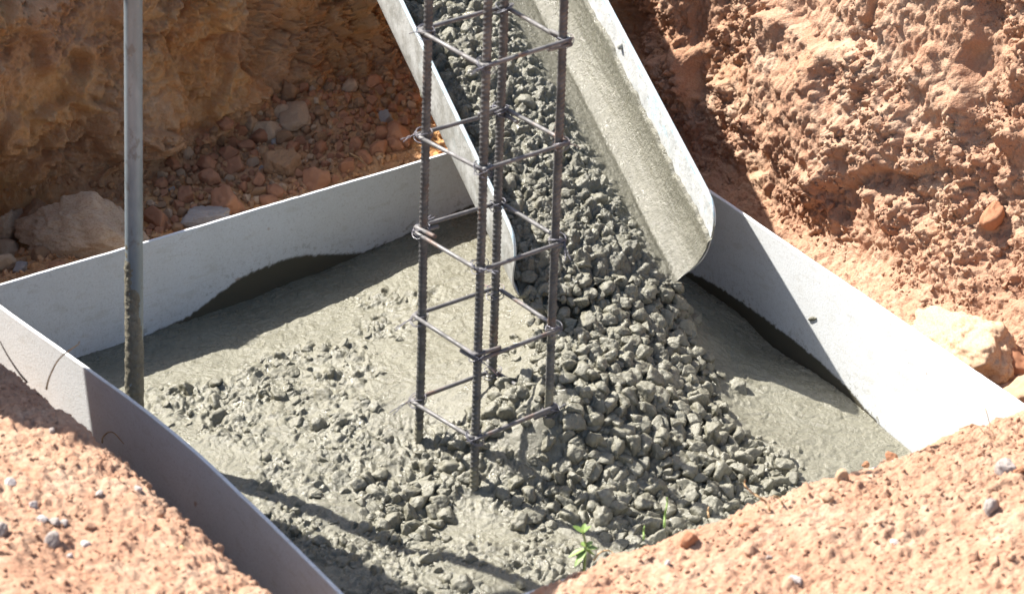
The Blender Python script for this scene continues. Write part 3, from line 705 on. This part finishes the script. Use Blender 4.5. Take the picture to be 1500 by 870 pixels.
mf = (1-gb)*(.0012*fbm(flat*np.array([10, 60, 60]), 15, 3)+.0011*bumps(P2c, .009, .2, .5, 16, .35, True)*60*.009)
dpt = -flat[:, 2]; topline = .062 + 1.1*jag - .012*np.minimum(1, flat[:, 0])
filmt = sstep(-.004, .006, dpt-topline)*.0065 - (1-sstep(-.006, .002, dpt-topline))*.0003   # under the paint above the splash line
film = (filmt-.0035)*(1-sstep(.045, .075, flat[:, 1]))
off = rise+mf*np.maximum(gb, sstep(-.004, .006, dpt-topline))+film
endtap = sstep(-.012, .02, flat[:, 0])
flat[:, 0] += (1-sstep(.03, .075, flat[:, 1]))*(a_start(flat[:, 2])+.009)*(1-sstep(0, .35, flat[:, 0]))
V = cT[None] + flat[:, [0]]*cd_ - (flat[:, 1]+off*n_b.ravel())[:, None]*cl + (flat[:, 2]+off*n_c.ravel())[:, None]*cn
# at the mouth the gravel tips over and slides on to the heap
tip = (1-sstep(0, .05, flat[:, 0]))*gb*.02; V[:, 2] -= tip
me = mesh_np('flowing_concrete', V, grid_faces(na_, nb_))
dn = np.zeros(3); me.polygons[nb_*200+150].normal
if Vector(cn).dot(me.polygons[(nb_-1)*300+180].normal) < 0: me.flip_normals()
tag(link('flowing_concrete', me, M_mort), 'wet concrete and mortar film sliding down inside the chute', 'wet concrete', kind='stuff')
# stones in the flow
n_ = 14000; ca = np.column_stack([rng.uniform(-.03, 1.1, n_), rng.uniform(.055, .335, n_)])
pg = sstep(.065, .13, ca[:, 1]-.075*ca[:, 0]); ca = ca[rng.random(n_) < pg*.26]
sz = np.where(rng.random(len(ca)) < .25, rng.uniform(.010, .0165, len(ca)), rng.uniform(.0035, .0095, len(ca)))
sz = np.minimum(sz, .004+.16*np.maximum(0, ca[:, 1]-.075*ca[:, 0]-.055)); k = darts(ca, sz, .85); ca, sz = ca[k], sz[k]
hc = np.interp(ca[:, 1], pc[:, 0][60:], pc[:, 1][60:])
Pst = cT[None] + ca[:, [0]]*cd_ - ca[:, [1]]*cl + (hc+.005-sz*.42)[:, None]*cn
print('chute', len(Pst)); Pst[:, 2] -= (1-sstep(0, .05, ca[:, 0]))*.02
tag(stones_joined('chute_gravel', Pst, sz, M_conc, TG4, ICO4[1], 15), 'cement coated gravel flowing down inside the chute', 'gravel', kind='stuff')
# the tongue of concrete falling from the mouth on to the heap
n_ = 1500; tb = rng.uniform(.05, .33, n_); tf = rng.random(n_)
p0 = np.array([ch(-.0, b_, float(np.interp(b_, fill[:, 0], fill[:, 1]))-.012) for b_ in tb])
fan = p0 + np.column_stack([(.30*tf*.4)*np.ones(n_)*.336, -.30*tf*.89*.55, np.zeros(n_)]) + cl[None]*((.19-tb)*tf*.12)[:, None]
sz = rng.uniform(.006, .0145, n_); k = darts(fan[:, :2], sz, .72); fan, sz, tf, p0 = fan[k], sz[k], tf[k], p0[k]
gz = conc_at(fan[:, :2]); fan[:, 2] = np.maximum(gz+sz*.2, p0[:, 2]-.10*tf-.35*tf**2*.3)
tag(stones_joined('falling_gravel', fan, sz, M_conc, TG4, ICO4[1], 16), 'gravel tipping out of the chute mouth on to the heap', 'gravel', kind='stuff')

# ------------------------------------------------------------------ rebar cage
def steel(name, c1, c2, rough):
    m, nt, b = material(name, rough, .5, .15)
    c = mix(nt, ramp(nt, tex(nt, 40, 4, .6), [(.4, 0.), (.62, 1.)]), c1, c2)
    c = mix(nt, ramp(nt, tex(nt, 9, 5, .7, stretch=(1, 1, .6)), [(.57, 0.), (.66, .8)]), c, (.16, .08, .045))
    c = mix(nt, attrib(nt, 'mud'), c, (.19, .18, .135))
    nt.links.new(c, b.inputs['Base Color']); nt.links.new(ramp(nt, tex(nt, 60, 3), [(.4, rough-.12), (.6, rough+.15)]), b.inputs['Roughness'])
    bump(nt, b, tex(nt, 260, 4, .6), .4, .0008); return m
M_bar = steel('ribbed_steel', (.062, .062, .062), (.115, .112, .108), .5)
M_stir = steel('stirrup_steel', (.10, .096, .094), (.16, .152, .148), .62)
M_wire = steel('tie_wire_steel', (.10, .10, .12), (.18, .17, .19), .42)
YAW = R(-51.889); hs = .075; TX, TY = .01794, -.0004
ZL = [.6592, .4813, .3112, .1513, 0.]
rot2 = lambda x, y: np.array([math.cos(YAW)*x-math.sin(YAW)*y, math.sin(YAW)*x+math.cos(YAW)*y])
def cagep(x, y, z): p = rot2(x, y); return np.array([p[0]+TX*z, p[1]+TY*z, z])
cage = empty('rebar_cage', (0, 0, -.1)); tag(cage, 'square column cage of ribbed steel bars standing in the wet concrete', 'rebar cage')
def rebar(x, y, z0, z1, seed):
    r0 = .0066; zs = np.arange(z0, z1, .0011); n = 20; t = np.arange(n)*2*math.pi/n
    Z, T = np.meshgrid(zs, t, indexing='ij')
    side_ = np.where(np.sin(T) > 0, 1, -1)
    ph = (Z/.0088 + side_*.32*np.cos(T)*1.2 + .5*(side_ > 0)) % 1
    rib = np.exp(-((ph-.5)/.13)**2)*np.clip(np.abs(np.sin(T))*1.6, 0, 1)
    lon = np.exp(-((np.abs(np.cos(T))-1)/.035)**2)
    Rr_ = r0 + .0013*np.maximum(rib, lon*.8)
    c0 = np.array([cagep(x, y, z_) for z_ in zs])
    bend = .0016*np.column_stack([noise(np.column_stack([zs*4, zs*0+seed, zs*0]), 3), noise(np.column_stack([zs*4, zs*0+seed, zs*0]), 4)])
    tw_ = seed*1.3
    V = np.stack([c0[:, None, 0]+bend[:, None, 0]+Rr_*np.cos(T+tw_), c0[:, None, 1]+bend[:, None, 1]+Rr_*np.sin(T+tw_), Z], -1).reshape(-1, 3)
    me = mesh_np('vertical_bar', V, grid_faces(len(zs), n, True)); zb_ = (-.075, -.104, .0, -.02)[seed-1]; attr(me, 'mud', (1-sstep(-.01, .012, V[:, 2]-zb_-.035-.03*noise(V*45, seed)))*.9+.7*sstep(.30, .36, noise(V*70, 40+seed))*(1-sstep(0, .3, V[:, 2]-zb_))); return under(link('vertical_bar', me, M_bar), cage)
for s_, (x, y) in enumerate(((-hs, -hs), (hs, -hs), (hs, hs), (-hs, hs))): rebar(x, y, -.20, .92, s_+1)
rs = .0036; ho = hs+.0066+rs
def stirrup(z, k):
    rc_ = .012; pts = []
    cs = [(-ho, -ho), (ho, -ho), (ho, ho), (-ho, ho)]; st = k % 4; order = [cs[(st+j) % 4] for j in range(4)]
    for j in range(5):
        cx, cy = order[j % 4]; px, py = order[(j-1) % 4]; nx_, ny_ = order[(j+1) % 4]
        a = np.array([px-cx, py-cy]); a /= np.linalg.norm(a); b2 = np.array([nx_-cx, ny_-cy]); b2 /= np.linalg.norm(b2)
        c_ = np.array([cx, cy]); dz = .0085*(j/4-.5)
        for t in np.linspace(0, 1, 7):
            e = c_ + a*rc_*(1-t)**2 + b2*rc_*t**2
            if j == 0 and t < .5: continue
            if j == 4 and t > .5: continue
            pts.append((e[0], e[1], dz))
    # hooked tails turned along the sides they start from
    c0 = np.array(order[0]); nxt = np.array(order[1]); prv_ = np.array(order[3])
    d1 = (prv_-c0)/np.linalg.norm(prv_-c0); d2 = (nxt-c0)/np.linalg.norm(nxt-c0)
    inn = .0
    h1 = [(*(c0+d1*t+d2*.003), -.00425) for t in (.045, .03, .016)]; h2 = [(*(c0+d2*t+d1*.003), .00425) for t in (.016, .03, .05)]
    pts = h1+pts+h2
    sag = lambda x, y: .0025*math.sin(x*31+k*2)+.002*math.sin(y*27+k)
    return smooth_path([cagep(x, y, 0)*np.array([1, 1, 0]) + np.array([TX*z, TY*z, z+dz+sag(x, y)]) for x, y, dz in pts], 4)
def twist(c, z, k):
    """a tie: turns of thin wire round bar and stirrup, the ends twisted and sticking out"""
    g = np.random.default_rng(900+k); c = np.array(c); o_ = c/np.linalg.norm(c); parts = []
    P0 = cagep(*c, z)*1.
    ox = rot2(*o_); ox3 = np.array([*ox, 0]); sx3 = np.array([-ox[1], ox[0], 0])
    for w_ in range(3):
        tilt = g.uniform(-.5, .5); r_ = .0125+.0012*w_; ph = g.uniform(0, 6)
        th = np.linspace(0, 2*math.pi, 22)
        e1 = ox3*math.cos(tilt)+np.array([0, 0, 1])*math.sin(tilt); e2 = sx3*math.cos(.5*tilt)+np.array([0, 0, .5])*(1 if w_ % 2 else -1)
        loop = [P0+ox3*.004 + e1*r_*math.cos(t)+e2*r_*math.sin(t) for t in th]
        parts.append(tube(loop, .0008, 5))
    dr_ = ox3*g.uniform(.2, 1)+sx3*g.uniform(-1, 1)+np.array([0, 0, g.uniform(-.55, .35)]); dr_ /= np.linalg.norm(dr_)
    if k % 3 == 0: dr_ = -ox3*.6+sx3*g.uniform(-1, 1)+np.array([0, 0, g.uniform(-.1, .5)]); dr_ /= np.linalg.norm(dr_)
    q_ = np.cross(dr_, [0, 0, 1.]); ln = g.uniform(.018, .045)
    for e_ in (0, 1):
        base_ = P0+ox3*.014
        pth = [base_ + dr_*ln*t + q_*(.0016*math.sin(t*20+e_*3.14)*(1-t)+(e_-.5)*.010*t*t) + np.array([0, 0, .0016*math.cos(t*20+e_*3.14)*(1-t)-.006*t*t]) for t in np.linspace(0, 1, 14)]
        parts.append(tube(pth, .0008, 5))
    return poly_mesh('tie_wire', parts)
kt = 0
for k, z in enumerate(ZL+[.845]):
    V_, F_ = tube(stirrup(z, k+2), rs, 10); under(link('stirrup', poly_mesh('stirrup', [(V_, F_)]), M_stir), cage)
    for c in ((-hs, -hs), (hs, -hs), (hs, hs), (-hs, hs)):
        kt += 1
        under(link('tie_wire', twist(c, z, kt), M_wire), cage)

# ------------------------------------------------------------------ the grey pole
M_pole, nt, b = material('grey_pole_paint', .38, .5, .25)
c = mix(nt, ramp(nt, tex(nt, 22, 5, .65, stretch=(1, 1, .3)), [(.42, 0.), (.6, 1.)]), (.17, .21, .23), (.24, .285, .31))
c = mix(nt, ramp(nt, tex(nt, 60, 4, .65, stretch=(1, 1, .5)), [(.58, 0.), (.66, .6)]), c, (.13, .12, .11)); c = mix(nt, ramp(nt, tex(nt, 130, 4, .7), [(.62, 0.), (.68, .5)]), c, (.30, .29, .25))
nt.links.new(c, b.inputs['Base Color']); bump(nt, b, tex(nt, 150, 4), .25, .001)
pb0 = np.array([-.555, -.015, -.16]); pt0 = np.array([-.5475, .0, 1.25])
mid_ = at(197, 420, 0); dpx = lambda x, y: on_plane(x, y, np.array([0, -.01, 0]), np.array([0, 1., 0]))
pa, pbb = dpx(197, 590), dpx(195, 0); ddir = (pbb-pa)/(pbb[2]-pa[2])
pb0 = pa+ddir*(-.17-pa[2]); pt0 = pa+ddir*(1.06-pa[2])
pole = empty('metal_pole', pb0); tag(pole, 'upright grey metal pole standing in the form, its lower end crusted with mortar', 'pole')
V_, F_ = tube(np.linspace(pb0, pt0, 60), .0146, 28); under(link('shaft', poly_mesh('shaft', [(V_, F_)]), M_pole), pole)
nz, na2 = 560, 56; zz_ = np.linspace(0, 1, nz); L = .52
Pc = pb0[None]+((pt0-pb0)/np.linalg.norm(pt0-pb0))[None]*(zz_*L)[:, None]
Zt, Th = np.meshgrid(zz_*L, np.arange(na2)*2*math.pi/na2, indexing='ij')
q3 = np.column_stack([np.cos(Th).ravel()*.014, np.sin(Th).ravel()*.014, Zt.ravel()])
cov = 1-sstep(-.06, .06, q3[:, 2]-.37-.06*noise(q3*40, 3)-.08*np.cos(Th.ravel()-R(205)))
rr = .0138 + cov*(.0016+.0012*fbm(q3*90, 5, 3)+.30*bumps(q3, .007, .2, .5, 7, .7)*cov)
Vp = Pc.repeat(na2, 0) + np.column_stack([np.cos(Th).ravel()*rr, np.sin(Th).ravel()*rr, np.zeros(len(rr))])
M_crust = concrete_material('mortar_crust', (.13, .118, .085), (.20, .185, .14), .5, .8)
under(link('mortar_crust', mesh_np('mortar_crust', Vp, grid_faces(nz, na2, True)), M_crust), pole)

# ------------------------------------------------------------------ seedling, grass, dry stems
def plain(name, col, rough=.7, tr=0.):
    m, nt, b = material(name, rough, .3)
    c = mix(nt, ramp(nt, tex(nt, 90, 3), [(.4, 0.), (.6, 1.)]), col, tuple(q*.7 for q in col)); nt.links.new(c, b.inputs['Base Color'])
    if tr: b.inputs['Subsurface Weight'].default_value = tr; b.inputs['Subsurface Radius'].default_value = (.01, .01, .004)
    return m
M_leaf = plain('young_leaf', (.21, .31, .085), .5, .15); M_stem = plain('green_stem', (.20, .24, .07)); M_straw = plain('dry_straw', (.42, .27, .14))
def leaf_mesh(base, dirn, length, width, droop=.3):
    d = np.asarray(dirn, float); d /= np.linalg.norm(d); s_ = np.cross(d, [0, 0, 1.]); s_ /= np.linalg.norm(s_)+1e-9; u_ = np.cross(s_, d)
    n = 9; V = []
    for t in np.linspace(0, 1, n):
        w_ = width*(math.sin(math.pi*min(1, t*.93+.07))**.8)*.5; c = base+d*length*t-np.array([0, 0, 1])*droop*length*t*t
        for q_, e in ((-1, .18), (-.5, .05), (0, 0), (.5, .05), (1, .18)): V.append(c+s_*w_*q_+u_*w_*e)
    V = np.array(V); T2 = V - u_*.0004
    F = grid_faces(n, 5); return np.vstack([V, T2]), np.vstack([F, F[:, ::-1]+len(V)])
sp = hit(855, 832); seed_ = empty('seedling', sp); tag(seed_, 'green seedling with two tiers of leaves on the front bank crest', 'seedling')
toc = CAM-sp; toc /= np.linalg.norm(toc)
px = lambda x, y: on_plane(x, y, sp, toc)
stem = smooth_path([sp-np.array([0, 0, .006]), px(857, 815), px(858, 800), px(853, 775)], 6); V_, F_ = tube(stem, np.linspace(.0024, .0012, len(stem)), 7)
under(link('stem', poly_mesh('stem', [(V_, F_)]), M_stem), seed_)
for (x0, y0, x1, y1, w_) in ((857,803,834,812,.012),(858,803,876,800,.013),(858,800,852,792,.012),(858,806,842,826,.011),(858,805,872,812,.011),(854,780,840,768,.012),(854,780,866,768,.010),(854,782,857,764,.009),(857,803,868,790,.010)):
    a_, b_ = px(x0, y0), px(x1, y1); dv = b_-a_; L_l = np.linalg.norm(dv); dv = dv+toc*random.uniform(-.4, .5)*L_l
    V_, F_ = leaf_mesh(a_, dv, L_l*1.08, w_, .15); under(link('leaf', poly_mesh('leaf', [(V_, F_)]), M_leaf), seed_)
def strand(pts, r, mat, label, cat, name, x0, y0, taper=True, lift=0.):
    """thin stem through photo points, in the upright plane through its foot"""
    f = hit(x0, y0); f[2] += lift; q = [on_plane(x, y, f, toc) for x, y in pts]; p = smooth_path(q, 7)
    for k_ in range(len(p)): p[k_] += toc*.004*math.sin(k_*.7)
    V_, F_ = tube(p, np.linspace(r, r*.45, len(p)) if taper else r, 7)
    return tag(link(name, poly_mesh(name, [(V_, F_)]), mat), label, cat)
M_grass = plain('grass_green', (.20, .30, .08), .5, .1)
strand([(973,772),(974,755),(977,738),(977,728)], .0022, M_grass, 'taller green grass blade on the front bank crest', 'grass blade', 'grass_blade', 973, 775)
strand([(943,790),(943,778),(944,770)], .0019, M_grass, 'short green grass blade between seedling and taller blade', 'grass blade', 'grass_blade', 943, 793)
strand([(1128,748),(1122,735),(1106,724),(1092,712),(1091,703)], .0020, M_straw, 'pale curved root standing over the gravel from the front bank', 'root', 'root', 1128, 752)
strand([(1147,738),(1140,728),(1132,726)], .0018, M_straw, 'short pale root stub on the front bank crest', 'root', 'root', 1147, 742)
strand([(1038,757),(1037,748),(1038,742)], .0018, M_straw, 'tiny dry stub on the front bank crest', 'root', 'root', 1038, 760)
strand([(870,820),(880,808),(893,806),(900,812)], .0016, M_straw, 'dry curled stalk beside the seedling', 'stalk', 'stalk', 870, 826)
strand([(265,800),(285,818),(300,832),(320,838)], .0034, M_straw, 'thick dry stalk lying at the foot of the left bank', 'stalk', 'stalk', 265, 802)
strand([(266,800),(270,815),(280,822),(282,840)], .0024, M_straw, 'forked dry stalk hanging beside the thick stalk', 'stalk', 'stalk', 264, 800)
strand([(68,570),(75,545),(92,520),(110,508),(117,500)], .0016, M_straw, 'thin dry twig leaning up against the near form board', 'twig', 'twig', 66, 590)
strand([(40,560),(20,535),(0,500)], .0018, plain('dark_twig', (.14, .08, .05)), 'dark twig at the picture edge above the left bank', 'twig', 'twig', 45, 575)
strand([(55,575),(65,592),(75,604)], .0016, plain('dark_root', (.12, .07, .045)), 'short dark root hanging from the left bank', 'root', 'root', 54, 578)
strand([(150,648),(152,638),(165,633),(182,650)], .0017, M_straw, 'bent dry root arching over the shaded form board', 'root', 'root', 150, 655)
strand([(1405,628),(1428,622),(1440,632),(1455,648)], .0009, M_straw, 'hair thin dry straw lying against the sunny form board', 'straw', 'straw', 1450, 655)
strand([(1443,598),(1450,620),(1458,645)], .0009, M_straw, 'upright hair thin straw before the sunny form board', 'straw', 'straw', 1458, 650)
strand([(512,225),(525,232),(540,246)], .0018, M_straw, 'pale dry stalk lying in the rubble behind the form board', 'stalk', 'stalk', 545, 248)

# ------------------------------------------------------------------ the worker beside the form, whose shadow reaches the board and the concrete
def skin(name, verts, edges, radii, mat, parent=None, sub=2):
    me = bpy.data.meshes.new(name); me.from_pydata(verts, edges, []); o = bpy.data.objects.new(name, me); C.objects.link(o)
    o.modifiers.new('skin', 'SKIN'); sm = o.modifiers.new('sub', 'SUBSURF'); sm.levels = sm.render_levels = sub
    for v, r_ in zip(me.skin_vertices[0].data, radii): v.radius = (r_, r_)
    me.skin_vertices[0].data[0].use_root = True
    dg = bpy.context.evaluated_depsgraph_get(); me2 = bpy.data.meshes.new_from_object(o.evaluated_get(dg)); bpy.data.objects.remove(o)
    me2.materials.clear(); return link(name, me2, mat, parent)
M_cloth = plain('blue_work_cloth', (.10, .14, .22), .9); M_skin = plain('tanned_skin', (.36, .21, .14), .6); M_hat = plain('straw_hat', (.50, .40, .24), .8); M_boot = plain('rubber_boot', (.03, .03, .03), .5)
wx, wy, wz = -1.10, -.015, .17
fac = np.array([.86, -.5]); sd2 = np.array([.5, .86])
def wp(f, s, z): p = np.array([wx, wy])+fac*f+sd2*s; return (p[0], p[1], wz+z)
gl = pa+ddir*(.98-pa[2]); gr = pa+ddir*(.86-pa[2])
verts = [wp(-.06, 0, .74), wp(.02, 0, .86), wp(.16, 0, .95), wp(.23, 0, .97), wp(.25, 0, 1.0),
         wp(0, .10, .70), wp(.10, .12, .40), wp(.0, .11, .07), wp(.12, .12, .03), wp(0, -.10, .70), wp(.10, -.12, .40), wp(.0, -.11, .07), wp(.12, -.12, .03),
         wp(.24, .14, .98), wp(.20, .22, .82), tuple(gl-np.array([.05, -.02, 0])), wp(.24, -.14, .98), wp(.22, -.20, .80), tuple(gr-np.array([.05, .02, 0]))]
edges = [(0, 1), (1, 2), (2, 3), (3, 4), (0, 5), (5, 6), (6, 7), (7, 8), (0, 9), (9, 10), (10, 11), (11, 12), (3, 13), (13, 14), (14, 15), (3, 16), (16, 17), (17, 18)]
rad = [.185, .17, .145, .10, .06, .13, .11, .085, .045, .13, .11, .085, .045, .075, .05, .035, .075, .05, .035]
wk = skin('person', verts, edges, rad, M_cloth); tag(wk, 'person in blue work clothes and straw hat holding the grey pole', 'person')
hd = ICO4[0]*np.array([.078, .098, .118]); hd[:, 2] += np.where(hd[:, 2] < -.05, -.01, 0)
hp = np.array(wp(.27, 0, 1.05)); link('head', mesh_np('head', hd+hp, ICO4[1]), M_skin, wk)
th = np.linspace(0, 2*math.pi, 40, endpoint=False); ringz = [(.001, .12), (.06, .118), (.095, .09), (.105, .03), (.11, .02), (.135, .008), (.145, 0), (.14, -.008), (.10, .02)]
Vh = np.concatenate([np.column_stack([np.cos(th)*r_, np.sin(th)*r_, np.full(40, z_)]) for r_, z_ in ringz])+hp+np.array([0, 0, .03]); link('hat', mesh_np('hat', Vh, grid_faces(9, 40, True)), M_hat, wk)
for gp in (gl, gr):
    hv, he, hr = [tuple(gp-np.array([.055, 0, .0])), tuple(gp-np.array([.03, -.006, 0])), tuple(gp-np.array([.022, -.012, 0]))], [(0, 1), (1, 2)], [.024, .028, .022]
    for f_ in range(4):
        b0 = len(hv)
        for t in (40, 100, 170, 235):
            hv.append((gp[0]-.021*math.cos(R(t-30)), gp[1]+.021*math.sin(R(t-30)), gp[2]+.024-.017*f_)); hr.append(.0085)
        he += [(2, b0), (b0, b0+1), (b0+1, b0+2), (b0+2, b0+3)]
    b0 = len(hv)
    for t in (-20, -70, -120): hv.append((gp[0]-.022*math.cos(R(t)), gp[1]+.022*math.sin(R(t)), gp[2]+.03)); hr.append(.010)
    he += [(1, b0), (b0, b0+1), (b0+1, b0+2)]
    skin('hand', hv, he, hr, M_skin, wk, 1)
for sg in (1, -1):
    bv = [wp(-.0, sg*.11, .28), wp(-.0, sg*.11, .06), wp(.10, sg*.12, .035), wp(.20, sg*.125, .03)]
    skin('boot', bv, [(0, 1), (1, 2), (2, 3)], [.10, .085, .055, .045], M_boot, wk, 2)
